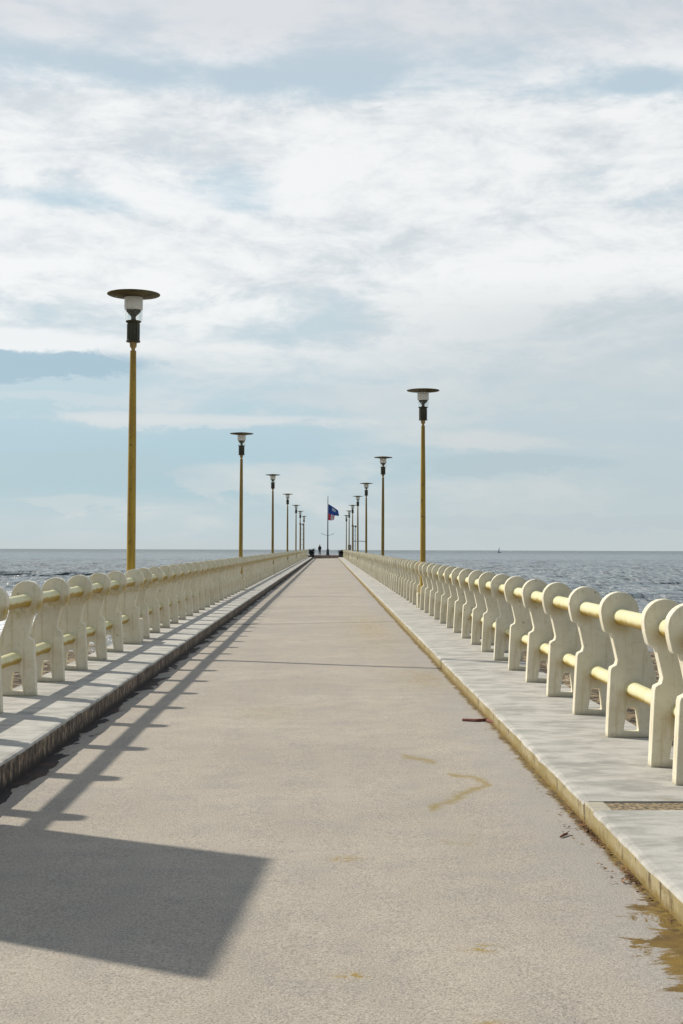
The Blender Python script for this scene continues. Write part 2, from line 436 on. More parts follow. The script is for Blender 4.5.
# the kerb carries on past the gritty joint
bm = bmesh.new(); box(bm, XR + .003, 1.617, 7.357, 7.623, -.12, KERB - .003)
finish('kerb', bm, [MAT['kr']], shear=True, kind='structure', bevel=.008)
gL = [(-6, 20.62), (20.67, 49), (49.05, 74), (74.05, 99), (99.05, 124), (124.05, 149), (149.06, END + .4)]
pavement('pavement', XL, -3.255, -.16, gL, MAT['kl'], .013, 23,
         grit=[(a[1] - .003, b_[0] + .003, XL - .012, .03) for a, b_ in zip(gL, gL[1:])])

# pier body under the deck
bm = bmesh.new(); box(bm, -3.2, 2.5, -6, END + 22, -1.1, -.2)
finish('pier_deck', bm, MAT['step'], shear=True, kind='structure')
# sea head: wider platform up two steps
zE = zp(END)
bm = bmesh.new()
box(bm, XL - .05, XR + .05, END, END + .45, zE - .3, zE + .10)
box(bm, XL - .05, XR + .05, END + .45, END + .9, zE - .3, zE + .27)
box(bm, -6.5, 6.2, END + .9, END + 22, zE - 1.2, zE + .40)
finish('platform', bm, [MAT['step']], kind='structure', bevel=.02)
ZP = zE + .40

# sand: falls from the promenade into the sea
SEA_Z = -3.6
bm = bmesh.new(); rows = []
from mathutils import noise as mnoise
for i in range(90):
    y = -60 + i * 1.7
    z = SEA_Z + (70 - y) * .022 + (0 if y > 30 else (30 - y) * .01)
    rows.append([bm.verts.new((x, y, z + .10 * mnoise.noise((x * .12, y * .5, 0)) + .05 * mnoise.noise((x * .5, y * 1.4, 3)))) for x in [-140 + j * 4.0 for j in range(71)]])
for a, b_ in zip(rows, rows[1:]):
    for i in range(70): bm.faces.new((a[i], a[i + 1], b_[i + 1], b_[i]))
finish('sand_beach', bm, MAT['sand'], smooth=True, kind='structure')

# sea: one sheet, dense where waves can be made out
ny, nx = 640, 420
t = np.linspace(0, 1, ny)
Y = 40 * (26000 / 40) ** (t ** 1.55)
Y = np.where(t < .62, 40 + (700 - 40) * (t / .62) ** 1.6, 700 * (26000 / 700) ** ((t - .62) / .38))
U = np.linspace(-1, 1, nx); U = np.sign(U) * np.abs(U) ** 1.15
YY, UU = np.meshgrid(Y, U, indexing='ij')
XX = UU * (60 + YY * .62)
rs = np.random.RandomState(7)
ZZ = np.zeros_like(YY)
for i in range(46):
    lam = 3.0 * (22 / 3.0) ** rs.rand(); th = rs.normal(0, .42) + .12
    kx, ky = math.sin(th) * 2 * math.pi / lam, math.cos(th) * 2 * math.pi / lam
    ph = rs.rand() * 6.28
    fade = np.clip((lam * 70 - YY) / (lam * 35), 0, 1)
    s_ = np.sin(kx * XX + ky * YY + ph + .8 * np.sin(XX * .05 + i) )
    ZZ += .0062 * lam ** .85 * (1 - np.abs(s_) ** 1.0 * 1.6 + .2) * fade
shore = np.clip((YY - 55) / 60, .25, 1)
ZZ *= shore * .8
# a low swell standing up on the left
env = np.exp(-((YY - 262 - 6 * np.sin(XX * .06)) / 5) ** 2) * np.clip((-XX - 18) / 20, 0, 1)
ZZ += .35 * env
env = np.exp(-((YY - 150 - 5 * np.sin(XX * .09 + 1)) / 3) ** 2) * np.clip((-XX - 10) / 15, 0, 1)
ZZ += .22 * env
verts = np.stack([XX, YY, ZZ + SEA_Z], -1).reshape(-1, 3)
idx = np.arange(ny * nx).reshape(ny, nx)
faces = np.stack([idx[:-1, :-1], idx[:-1, 1:], idx[1:, 1:], idx[1:, :-1]], -1).reshape(-1, 4)
me = bpy.data.meshes.new('sea'); me.vertices.add(len(verts)); me.vertices.foreach_set('co', verts.ravel())
me.loops.add(faces.size); me.loops.foreach_set('vertex_index', faces.ravel())
me.polygons.add(len(faces)); me.polygons.foreach_set('loop_start', np.arange(0, faces.size, 4)); me.polygons.foreach_set('loop_total', np.full(len(faces), 4))
me.update(); me.validate(); me.materials.append(MAT['sea']); me.polygons.foreach_set('use_smooth', np.ones(len(faces), bool))
sea = bpy.data.objects.new('sea', me); COL.objects.link(sea); sea['kind'] = 'structure'

# ------------------------------------------------------------------ balustrades
def post_outline():
    o = [(0, 0), (.012, .25), (.027, .52), (.034, .545), (.074, .565), (.083, .60), (.062, .70), (.037, .812), (-.004, .816), (-.018, .835), (-.036, .91)]
    cx, cz, r = .105, 1.0, .150
    for i in range(19):
        a = R(192 - i * 12.2); o.append((cx + r * math.cos(a), cz - .015 + r * math.sin(a)))
    o += [(.262, .90), (.285, .80), (.325, .68), (.368, .56), (.388, .46), (.388, .30), (.375, 0)]
    return o
def post_bm(sgn, T=.10, hole=True, wide=0.0):
    bm = bmesh.new()
    O = post_outline()
    fr = [bm.verts.new((sgn * u, 0, z)) for u, z in O]
    edges = [bm.edges.new((fr[i], fr[(i + 1) % len(fr)])) for i in range(len(fr))]
    if hole:
        H = [(.125, .045), (.252, .045), (.246, .12), (.236, .215), (.228, .236), (.165, .236), (.155, .215), (.137, .12)]
        hv = [bm.verts.new((sgn * u, 0, z)) for u, z in H]
        edges += [bm.edges.new((hv[i], hv[(i + 1) % len(hv)])) for i in range(len(hv))]
    bmesh.ops.triangle_fill(bm, use_beauty=True, use_dissolve=False, edges=edges)
    r = bmesh.ops.extrude_face_region(bm, geom=bm.faces[:])
    for v in [g for g in r['geom'] if isinstance(g, bmesh.types.BMVert)]: v.co.y += T
    bmesh.ops.dissolve_limit(bm, angle_limit=R(1), verts=bm.verts[:], edges=bm.edges[:])
    return bm
def balustrade(name, xin, sgn, ys, label, lamps, big=100):
    root = empty(name, (xin, 0, 0), label, 'balustrade')
    first = finish('post', post_bm(sgn), MAT['post'], root, bevel=.007, smooth=True)
    first.location = (0, ys[0], KERB + zp(ys[0]) - .001)
    rg = random.Random(xin)
    solid = finish('post', post_bm(sgn, hole=False), MAT['post'], root, bevel=.007, smooth=True)
    yl = min(ys, key=lambda v: abs(v - lamps[0])) if sgn < 0 else 8.12
    yo = 19.785 if sgn < 0 else yl
    solid.location = (.035 if sgn < 0 else -.012, yo, KERB + zp(yl) - .001)
    for y in ys[1:big]:
        if y == yl: continue
        c = first.copy(); COL.objects.link(c); c.parent = root
        c.location = (rg.uniform(-.004, .004), y, KERB + zp(y) - .001); c.rotation_euler = (R(rg.uniform(-.5, .5)), R(rg.uniform(-.4, .4)), R(rg.uniform(-1.2, 1.2)))
    bm = bmesh.new(); src = first.data
    for y in ys[big:]:
        n0 = len(bm.verts); bm.from_mesh(src); bm.verts.ensure_lookup_table()
        for v in bm.verts[n0:]: v.co += Vector((0, y, KERB + zp(y)))
    o = finish('post', bm, MAT['post'], root); o['kind'] = 'stuff'; o['label'] = 'far posts of the balustrade, closing up towards the pier end'
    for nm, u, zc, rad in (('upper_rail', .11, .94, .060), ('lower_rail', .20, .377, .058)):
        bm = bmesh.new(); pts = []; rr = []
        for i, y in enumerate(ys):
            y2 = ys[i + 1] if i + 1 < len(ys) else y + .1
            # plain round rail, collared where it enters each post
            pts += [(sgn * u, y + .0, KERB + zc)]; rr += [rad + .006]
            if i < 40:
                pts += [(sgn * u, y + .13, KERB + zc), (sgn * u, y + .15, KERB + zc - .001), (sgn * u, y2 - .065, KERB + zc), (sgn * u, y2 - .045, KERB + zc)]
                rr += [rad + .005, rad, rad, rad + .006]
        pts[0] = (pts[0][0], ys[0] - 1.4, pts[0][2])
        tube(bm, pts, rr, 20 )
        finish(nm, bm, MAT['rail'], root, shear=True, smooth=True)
    return root
SP = 1.425
ysR = [8.2] + [8.9 + SP * i for i in range(0, 126)]
ysR = [y for y in [8.79 + 1.375 * i for i in range(0, 140)] if y < END - .2]
ysL = [y for y in [7.465 + 1.355 * i for i in range(0, 140)] if y < END - .2]
balustrade('balustrade', 2.185, 1, ysR, 'cream balustrade of figure-eight concrete posts along the right side of the pier', [7.4])
balustrade('balustrade', -2.875, -1, ysL, 'cream balustrade along the left side of the pier, its shadow falling across the roadway', [19.7])

# ------------------------------------------------------------------ street lamps
lathe0 = lathe
def make_lamp():
    root = empty('street_lamp', (0, 0, 0)); q = -.172
    def lathe(bm, prof, *a, **kw): return lathe0(bm, [(r_, z_ + (q if z_ > 3.5 else 0)) for r_, z_ in prof], *a, **kw)
    bm = bmesh.new(); box(bm, -.13, .13, -.115, .45, -.001, .36)
    finish('plinth', bm, MAT['plinth'], root, bevel=.012)
    bm = bmesh.new(); lathe(bm, [(.085, .36), (.085, .39), (.068, .40), (.066, 1.8), (.060, 3.2), (.047, 4.655)], 24)
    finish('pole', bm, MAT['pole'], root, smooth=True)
    bm = bmesh.new(); lathe(bm, [(.030, 4.655), (.030, 4.69), (.038, 4.70), (.052, 4.72), (.056, 4.785), (.040, 4.79)], 24)
    finish('collar', bm, MAT['neck'], root, smooth=True)
    bm = bmesh.new()
    lathe(bm, [(.04, 4.79), (.108, 4.79), (.108, 4.812), (.088, 4.82), (.088, 5.075), (.10, 5.085), (.118, 5.10), (.118, 5.115), (.05, 5.118)], 28)
    for i in range(8):
        a = i * math.pi / 4; box(bm, *sorted((.093 * math.cos(a) - .006, .093 * math.cos(a) + .006)), *sorted((.093 * math.sin(a) - .006, .093 * math.sin(a) + .006)), 4.822 + q, 5.07 + q)
    finish('ballast_housing', bm, MAT['lampdark'], root, smooth=True)
    bm = bmesh.new(); lathe(bm, [(.05, 5.118), (.038, 5.15), (.040, 5.185), (.112, 5.255), (.118, 5.275), (.06, 5.278)], 28)
    finish('reflector', bm, MAT['lampdark'], root, smooth=True)
    bm = bmesh.new(); lathe(bm, [(.134, 5.12), (.140, 5.28)], 28, cap=False)
    finish('glass_sleeve', bm, MAT['clear'], root, smooth=True)
    bm = bmesh.new(); lathe(bm, [(.05, 5.280), (.132, 5.282), (.140, 5.30), (.142, 5.475), (.06, 5.478)], 28)
    finish('diffuser', bm, MAT['milky'], root, smooth=True)
    bm = bmesh.new(); lathe(bm, [(.10, 5.478), (.15, 5.480), (.392, 5.515), (.405, 5.522), (.404, 5.532), (.16, 5.562), (.03, 5.575)], 48)
    finish('disc_shade', bm, MAT['disc'], root, smooth=True)
    return root
def copy_tree(o, parent=None):
    c = o.copy(); COL.objects.link(c)
    if parent: c.parent = parent
    for ch in o.children: copy_tree(ch, c)
    return c
lamp0 = make_lamp()
LL = [19.95, 44.5, 70, 95.5, 121, 141, 164]; LR = [32, 56, 79, 99, 120.5, 139, 159]
LLx = [-3.015, -2.98, -2.97, -2.97, -2.97, -3.02, -3.02]; LRx = [2.34, 2.36, 2.33, 2.28, 2.28, 2.26, 2.25]
ordn = ['nearest', 'second', 'third', 'fourth', 'fifth', 'sixth', 'seventh']
rg = random.Random(2)
dup = False
def lab(side, i):
    if side == 'left':
        return ['tallest mustard lamp post with milky glass and disc shade, nearest on the left side',
                'second mustard disc-topped lamp post rising behind the left balustrade',
                'third disc-topped lamp post behind the left balustrade, well in front of the crowd of masts',
                'fourth disc-topped lamp post behind the left balustrade, a thin dark line',
                'fifth disc-topped lamp post on the left, just left of the small floodlight mast',
                'sixth disc-topped lamp post on the left, just right of the small floodlight mast',
                'shortest looking disc-topped lamp post on the left, nearest the black shrub at the pier end'][i]
    return ['tallest mustard lamp post with disc shade in the right-hand row',
            'second tall disc-topped lamp post rising behind the right balustrade',
            'third disc-topped lamp post behind the right balustrade, with a thin horizontal arm',
            'fourth disc-topped lamp post behind the right balustrade, right of the floodlight mast',
            'fifth disc-topped lamp post on the right, just left of the floodlight mast',
            'sixth disc-topped lamp post on the right, behind the small control box',
            'shortest looking disc-topped lamp post on the right, nearest the flag'][i]
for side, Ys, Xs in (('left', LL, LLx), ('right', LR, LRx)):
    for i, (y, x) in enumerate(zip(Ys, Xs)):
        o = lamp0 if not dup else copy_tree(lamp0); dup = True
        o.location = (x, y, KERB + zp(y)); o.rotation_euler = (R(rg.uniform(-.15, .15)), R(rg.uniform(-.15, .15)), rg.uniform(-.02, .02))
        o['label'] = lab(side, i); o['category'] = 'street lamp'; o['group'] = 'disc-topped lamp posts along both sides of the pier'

# ------------------------------------------------------------------ sea head: flags, person, shrubs, masts
F = 192.0; PXM = F / 1300
fp = empty('flagpole', (-.02, F, ZP), 'tall dark flagpole with a short upcurved crosstree, centred at the pier end', 'flagpole')
bm = bmesh.new(); lathe(bm, [(.10, .9), (.085, 3), (.06, 6), (.045, 8.55), (.0, 8.6)], 16); finish('pole', bm, MAT['grey' if False else 'dark'], fp, smooth=True)
bm = bmesh.new(); lathe(bm, [(.30, 0), (.28, .1), (.22, .14), (.20, .75), (.15, .9), (.10, .93)], 16); finish('pedestal', bm, MAT['dark'], fp, smooth=True)
zc = 1.6 + 14.2 * PXM - ZP
bm = bmesh.new(); tube(bm, [(s * .95 * t_, 0, zc + .30 * abs(t_) ** 1.6) for s in (1,) for t_ in [-1 + i * .125 for i in range(17)]], .03, 8); finish('crosstree', bm, MAT['grey'], fp, smooth=True)
bm = bmesh.new(); lathe(bm, [(.0, 8.60), (.07, 8.64), (.07, 8.70), (.0, 8.74)], 12); finish('finial', bm, MAT['grey'], fp, smooth=True)
def flag(name, corners, mat, label, amp=.08, emblem=None, stripe=None):
    """corners: hoist top, fly top, fly bottom, hoist bottom as (x, z) from the pole"""
    root = empty(name, (.05, F, ZP), label, 'flag')
    (ax, az), (bx_, bz), (cx, cz), (dx, dz) = corners
    def P(u, v):
        x = (ax * (1 - u) + bx_ * u) * (1 - v) + (dx * (1 - u) + cx * u) * v
        z = (az * (1 - u) + bz * u) * (1 - v) + (dz * (1 - u) + cz * u) * v
        z += -.10 * math.sin(u * 3.1) * (v - .3); return Vector((x, amp * math.sin(u * 9 + v * 2.5) * (.3 + u), z))
    def sheet(nm, u0, u1, v0, v1, m, par, off=0, n=22):
        bm = bmesh.new(); g = [[bm.verts.new(P(u0 + (u1 - u0) * i / n, v0 + (v1 - v0) * j / n) + Vector((0, -off, 0))) for j in range(n + 1)] for i in range(n + 1)]
        for i in range(n):
            for j in range(n): bm.faces.new((g[i][j], g[i + 1][j], g[i + 1][j + 1], g[i][j + 1]))
        return finish(nm, bm, m, par, smooth=True)
    sheet('cloth', 0, 1, 0, 1, mat, root)
    if emblem: sheet('emblem', *emblem, MAT['pale'], root, .012)
    if stripe: sheet('stripe', *stripe, MAT['white'], root, .012)
    return root
def zz(py): return 1.6 + (549.7 - py) * PXM - ZP
flag('flag', [(0, zz(504)), (1.45, zz(510.5)), (1.60, zz(516.0)), (0, zz(513.6))], MAT['navy'], 'navy blue flag with a pale emblem streaming right from the pole', .10, emblem=(.36, .72, .18, .52))
flag('flag', [(0, zz(513.7)), (.95, zz(515.6)), (.82, zz(519.8)), (0, zz(520.2))], MAT['red'], 'smaller red and white flag hanging directly below the navy flag', .08, stripe=(.42, .86, .02, .98))

def person():
    root = empty('person', (-1.20, F, ZP), 'person in dark jacket and trousers standing alone left of the flagpole', 'person')
    H = 1.64
    pts = {'pelvis': (0, 0, .86), 'belly': (0, .01, 1.0), 'chest': (0, .0, 1.22), 'neck': (0, .0, 1.40), 'headb': (0, -.01, 1.46), 'headm': (0, -.015, 1.54), 'headt': (0, -.01, 1.62),
           'shl': (-.16, 0, 1.34), 'ell': (-.23, .02, 1.08), 'wrl': (-.20, -.08, .86), 'hal': (-.19, -.10, .80), 'shr': (.16, 0, 1.34), 'elr': (.23, .02, 1.08), 'wrr': (.20, -.08, .86), 'har': (.19, -.10, .80),
           'hpl': (-.085, 0, .83), 'knl': (-.10, -.02, .47), 'anl': (-.10, .02, .09), 'tol': (-.12, -.12, .035), 'hpr': (.085, 0, .83), 'knr': (.09, -.04, .47), 'anr': (.10, .0, .09), 'tor': (.12, -.14, .035)}
    rad = {'pelvis': (.15, .11), 'belly': (.14, .10), 'chest': (.17, .115), 'neck': (.055, .055), 'headb': (.065, .075), 'headm': (.080, .098), 'headt': (.055, .07),
           'shl': (.065, .065), 'ell': (.05, .05), 'wrl': (.03, .035), 'hal': (.022, .035), 'shr': (.065, .065), 'elr': (.05, .05), 'wrr': (.03, .035), 'har': (.022, .035),
           'hpl': (.09, .09), 'knl': (.062, .062), 'anl': (.045, .045), 'tol': (.04, .03), 'hpr': (.09, .09), 'knr': (.062, .062), 'anr': (.045, .045), 'tor': (.04, .03)}
    def skin(name, keys, links, mat, grow=0.0, rootk=None):
        me = bpy.data.meshes.new(name); ix = {k_: i for i, k_ in enumerate(keys)}
        me.from_pydata([pts[k_] for k_ in keys], [(ix[a], ix[b_]) for a, b_ in links], [])
        o = bpy.data.objects.new(name, me); COL.objects.link(o); o.parent = root
        o.modifiers.new('skin', 'SKIN'); sd = o.modifiers.new('sub', 'SUBSURF'); sd.levels = sd.render_levels = 2
        for i, k_ in enumerate(keys):
            r_ = rad[k_]; me.skin_vertices[0].data[i].radius = (r_[0] + grow, r_[1] + grow); me.skin_vertices[0].data[i].use_root = (k_ == (rootk or keys[0]))
        me.materials.append(mat); return o
    for s in 'lr':
        sx = -1 if s == 'l' else 1; h = Vector(pts['ha' + s])
        for j, (dx, L) in enumerate(((-.026, .06), (-.009, .07), (.009, .065), (.026, .05), (.036, .045))):
            a, b_ = 'f%s%da' % (s, j), 'f%s%db' % (s, j)
            pts[a] = tuple(h + Vector((dx * .6, dx, -.03 if j < 4 else .0))); pts[b_] = tuple(h + Vector((dx * .6 - sx * .01, dx - .012 - (.02 if j == 4 else 0), -.03 - L * (1 if j < 4 else .6))))
            rad[a] = (.010, .010); rad[b_] = (.008, .008)
    keys = [k_ for k_ in pts]
    L = [('pelvis', 'belly'), ('belly', 'chest'), ('chest', 'neck'), ('neck', 'headb'), ('headb', 'headm'), ('headm', 'headt'), ('chest', 'shl'), ('shl', 'ell'), ('ell', 'wrl'), ('wrl', 'hal'), ('chest', 'shr'), ('shr', 'elr'), ('elr', 'wrr'), ('wrr', 'har'),
         ('pelvis', 'hpl'), ('hpl', 'knl'), ('knl', 'anl'), ('anl', 'tol'), ('pelvis', 'hpr'), ('hpr', 'knr'), ('knr', 'anr'), ('anr', 'tor')]
    for s in 'lr':
        for j in range(5): L += [('ha' + s, 'f%s%da' % (s, j)), ('f%s%da' % (s, j), 'f%s%db' % (s, j))]
    skin('body', keys, L, MAT['skin'])
    skin('jacket', ['pelvis', 'belly', 'chest', 'shl', 'ell', 'wrl', 'shr', 'elr', 'wrr', 'neck'], [('pelvis', 'belly'), ('belly', 'chest'), ('chest', 'neck'), ('chest', 'shl'), ('shl', 'ell'), ('ell', 'wrl'), ('chest', 'shr'), ('shr', 'elr'), ('elr', 'wrr')], MAT['cloth'], .022)
    skin('trousers', ['pelvis', 'hpl', 'knl', 'anl', 'hpr', 'knr', 'anr'], [('pelvis', 'hpl'), ('hpl', 'knl'), ('knl', 'anl'), ('pelvis', 'hpr'), ('hpr', 'knr'), ('knr', 'anr')], MAT['trouser'], .015)
    for s in (-1, 1):
        bm = bmesh.new(); tube(bm, [(s * .10, .05, .05), (s * .10, .02, .06), (s * .115, -.08, .045), (s * .12, -.16, .03)], [.03, .05, .045, .028], 12); finish('shoe', bm, MAT['dark'], root, smooth=True)
        bm = bmesh.new(); bmesh.ops.create_uvsphere(bm, u_segments=10, v_segments=8, radius=.012)
        for v in bm.verts: v.co += Vector((s * .032, -.108, 1.545))
        finish('eye', bm, MAT['dark'], root, smooth=True)
    bm = bmesh.new(); bmesh.ops.create_uvsphere(bm, u_segments=20, v_segments=14, radius=1)
    for v in bm.verts: v.co = Vector((v.co.x * .093, v.co.y * .11 + .015, v.co.z * .10 + 1.575)) if v.co.y > -.35 or v.co.z > .35 else Vector((v.co.x * .06, 0, 1.575 + v.co.z * .05))
    finish('hair', bm, MAT['hair'], root, smooth=True)
    bm = bmesh.new(); tube(bm, [(0, -.10, 1.545), (0, -.125, 1.52), (0, -.10, 1.51)], [.008, .014, .008], 8); finish('nose', bm, MAT['skin'], root, smooth=True)
    root.rotation_euler.z = R(200); root.scale = (.94,) * 3
    return root
person()

def shrub(x, y, z, label, seed, w, h, lean):
    root = empty('potted_shrub', (x, y, z), label, 'shrub', 'black shrubs either side of the steps at the pier end')
    bm = bmesh.new(); lathe(bm, [(.26, 0), (.30, .04), (.34, .34), (.37, .36), (.37, .40), (.32, .40), (.31, .36)], 20); finish('pot', bm, MAT['dark'], root, smooth=True)
    rg = random.Random(seed); bm = bmesh.new()
    tips = []
    for i in range(9):
        a = rg.uniform(0, 6.28); r = rg.uniform(.1, w * .5); top = (r * math.cos(a) + lean * .3, r * math.sin(a), rg.uniform(.6, h - .12))
        tube(bm, [(0, 0, .36), (top[0] * .5, top[1] * .5, .36 + (top[2] - .36) * .55), top], [.02, .014, .006], 6); tips.append(top)
    finish('stem', bm, MAT['stem'], root)
    bm = bmesh.new()
    for i in range(4200):
        t_ = rg.choice(tips); k_ = rg.uniform(.05, 1.08)
        c = Vector((t_[0] * k_, t_[1] * k_, .36 + (t_[2] - .36) * k_)) + Vector((rg.gauss(0, .12), rg.gauss(0, .12), rg.gauss(0, .06)))
        if c.z < .3: c.z = .3 + rg.uniform(0, .3)
        d = Vector((rg.gauss(0, 1), rg.gauss(0, 1), rg.gauss(0, 1))).normalized(); e = d.orthogonal().normalized(); s = rg.uniform(.03, .06)
        bm.faces.new([bm.verts.new(c + d * s), bm.verts.new(c + e * s * .45), bm.verts.new(c - d * s), bm.verts.new(c - e * s * .45)])
    finish('foliage', bm, MAT['leaf'], root)
shrub(-2.30, END + .55, zE + KERB, 'black shrub in a round pot at the left of the steps, beside the person', 5, .95, 1.30, -.3)
shrub(1.92, END + .55, zE + KERB, 'black shrub in a round pot at the right of the steps, leaning right', 9, .90, 1.22, .4)

def mast(x, y, top, label, spread):
    root = empty('floodlight_mast', (x, y, ZP), label, 'floodlight mast', 'thin grey floodlight masts at the pier head')
    bm = bmesh.new()
    for dx in spread: tube(bm, [(dx, 0, 0), (dx, 0, top)], .045, 8)
    finish('mast', bm, MAT['grey'], root, smooth=True)
    bm = bmesh.new()
    for h in range(1, 6): tube(bm, [(spread[0], 0, top * h / 6), (spread[-1], 0, top * h / 6)], .02, 6)
    finish('rung', bm, MAT['grey'], root, smooth=True)
    for s, dz in ((-1, 0), (1, -.1)):
        bm = bmesh.new(); box(bm, -.14, .14, -.10, .08, -.12, .12); o = finish('floodlight', bm, MAT['dark'], root, bevel=.03)
        o.location = (s * .22, -.05, top + dz); o.rotation_euler = (R(-25), 0, R(s * 30))
    bm = bmesh.new(); tube(bm, [(-.3, 0, top), (.3, 0, top - .1)], .03, 8); finish('bracket', bm, MAT['grey'], root)
    return root
mast(-3.95, F + 4, zz(523.5), 'thin twin-legged floodlight mast standing among the far left lamp posts', (-.13, .22))
mast(3.90, F + 2, zz(525.5), 'thin twin-legged floodlight mast standing among the far right lamp posts', (-.05, .2))
cb = empty('control_box', (3.2, F, ZP), 'small dark control box raised on a short leg behind the far right balustrade', 'control box')
bm = bmesh.new(); box(bm, -.24, .24, -.15, .15, .75, 1.55); finish('cabinet', bm, MAT['dark'], cb, bevel=.02)
bm = bmesh.new(); tube(bm, [(0, 0, 0), (0, 0, .75)], .06, 10); finish('leg', bm, MAT['grey'], cb)
bm = bmesh.new(); box(bm, -.20, .20, -.165, -.152, .80, 1.50); finish('door', bm, MAT['grey'], cb)
third = [o for o in COL.objects if o.get('label', '').startswith('third disc-topped lamp post behind the right')][0]
bm = bmesh.new(); zb = 1.6 + 8.4 * 79 / 1300 - KERB - zp(79); tube(bm, [(.06, 0, zb), (-.35, 0, zb + .01), (-.80, 0, zb)], .022, 8); finish('arm', bm, MAT['grey'], third)

# sailing boat on the horizon
def boat(px, D, s, label, grp=None):
    x = (px - 327.4) / 1300 * D; root = empty('sailing_boat', (x, D, SEA_Z), label, 'boat')
    bm = bmesh.new(); prof = [(-5, .3), (-4.4, .9), (-1, 1.2), (3, 1.1), (5.6, .15)]; up = []; lo = []
    for X_, w in prof:
        up.append((bm.verts.new((X_ * s, -w * s, 1.1 * s)), bm.verts.new((X_ * s, w * s, 1.1 * s)))); lo.append(bm.verts.new((X_ * s * .9, 0, -.3 * s)))
    for i in range(4):
        bm.faces.new((up[i][0], up[i + 1][0], lo[i + 1], lo[i])); bm.faces.new((up[i][1], lo[i], lo[i + 1], up[i + 1][1])); bm.faces.new((up[i][0], up[i][1], up[i + 1][1], up[i + 1][0]))
    bm.faces.new((up[0][0], lo[0], up[0][1])); bm.faces.new((up[4][0], up[4][1], lo[4])); finish('hull', bm, MAT['hull'], root)
    bm = bmesh.new(); box(bm, -2.2 * s, 1.2 * s, -.7 * s, .7 * s, 1.1 * s, 1.8 * s); finish('cabin', bm, MAT['hull'], root)
    bm = bmesh.new(); tube(bm, [(.4 * s, 0, 1.1 * s), (.4 * s, 0, 13 * s)], .18 * s, 6); finish('mast', bm, MAT['hull'], root)
    bm = bmesh.new(); bm.faces.new([bm.verts.new(p) for p in ((.15 * s, 0, 2.2 * s), (-3.6 * s, .3 * s, 2.2 * s), (.15 * s, 0, 12.6 * s))]); finish('sail', bm, MAT['sail'], root)
boat(499, 2600, .85, 'tiny hazy sailing boat on the horizon beyond the right balustrade')

# noticeboard on the left pavement just out of frame: its shadow lies on the road
nb = empty('noticeboard', (-2.70, 7.35, KERB), 'tall noticeboard on two legs on the left pavement, casting the block shadow', 'noticeboard')
def shadow_h(xs): return (xs + 2.70) * math.sqrt(1 + .36) * math.tan(R(SUN_EL))
zt = shadow_h(-.385) - KERB
bm = bmesh.new(); vs = []
y1, y0 = 8.29 - 7.35, 6.38 - 7.35
nb.rotation_euler.z = R(-4.8)
box(bm, -.03, .03, y0, y1, .42, zt - .03); finish('panel', bm, MAT['boardw'], nb, bevel=.004)
for yy in (y0 + .25, y1 - .25):
    bm = bmesh.new(); tube(bm, [(-.062, yy, 0), (-.062, yy, zt - .2)], .03, 12); finish('leg', bm, MAT['grey'], nb, smooth=True)

# litter: dead leaves gathered in the right gutter, twigs
bm = bmesh.new(); rg = random.Random(8)
for i in range(460):
    y = rg.choice([rg.gauss(7.55, .30), rg.gauss(7.2, .22), rg.gauss(6.32, .1), rg.uniform(5.5, 9)]); x = XR - .015 - abs(rg.gauss(0, .022)); z = zroad(x) + zp(y) + rg.uniform(.004, .018)
    if rg.random() < .1: x -= rg.uniform(0, .12)
    a = rg.uniform(0, 6.28); s = rg.uniform(.006, .017); d = Vector((math.cos(a), math.sin(a), rg.uniform(-.3, .3))); e = Vector((-d.y, d.x, rg.uniform(-.4, .4)))
    c = Vector((x, y, z)); bm.faces.new([bm.verts.new(c + d * s), bm.verts.new(c + e * s * .5), bm.verts.new(c - d * s), bm.verts.new(c - e * s * .5)])
o = finish('leaf_litter', bm, MAT['dead'], kind='stuff'); tag(o, 'brown dead leaves gathered against the foot of the right kerb', 'leaf litter')
def twig(x, y, pts, r, label):
    bm = bmesh.new(); tube(bm, [(px, py, pz) for px, py, pz in pts], r, 7)
    if len(pts) > 2:
        q = pts[1]; tube(bm, [q, (q[0] + .04, q[1] + .05, q[2] + .01)], [r[0] * .6, r[0] * .3], 6)
    o = finish('fallen_twig', bm, MAT['twig']); o.location = (x, y, zroad(x) + zp(y)); tag(o, label, 'twig')
twig(1.37, 11.95, [(-.12, .10, .012), (.0, .03, .014), (.10, .05, .014), (.17, -.22, .012)], [.012, .016, .018, .008], 'bent reddish twig lying against the right kerb, farther of the two')
twig(1.32, 7.25, [(-.03, -.035, .008), (.0, .01, .012), (.025, .04, .009)], [.005, .008, .004], 'short dark twig on the road beside the dead leaves')

# ------------------------------------------------------------------ world, sun, camera
w = bpy.data.worlds.new('World'); scene.world = w; w.use_nodes = True
nt = w.node_tree; nt.nodes.clear(); k = M(nt)
out = k.node('ShaderNodeOutputWorld'); bg = k.node('ShaderNodeBackground'); bg.inputs['Strength'].default_value = .10
sky = k.node('ShaderNodeTexSky', sky_type='NISHITA'); sky.sun_disc = False; sky.sun_elevation = R(SUN_EL)
az = math.atan2(-SUN_DIR.x, -SUN_DIR.y)         # compass angle of the sun, clockwise from +Y
sky.sun_rotation = az; sky.air_density = 1.0; sky.dust_density = 1.5; sky.ozone_density = 1.5
tc = k.node('ShaderNodeTexCoord'); gen = tc.outputs['Generated']
x, y, z = k.xyz(gen)
u = x / (y.abs().max(.05)); zc_ = z.max(0.0)
P = k.comb(x * 1.0, y * 1.0, z * 3.2)
n1 = k.noise(P, 5.2, 9, .60, .55); n2 = k.noise(k.comb(x + 3, y, z * 5.5), 3.4, 6, .55, .4); n3 = k.noise(k.comb(x, y + 7, z * 2.6), 15, 8, .66, .35); n4 = k.noise(k.comb(x, y + 2, z * 2.2), 34, 6, .65, .5)
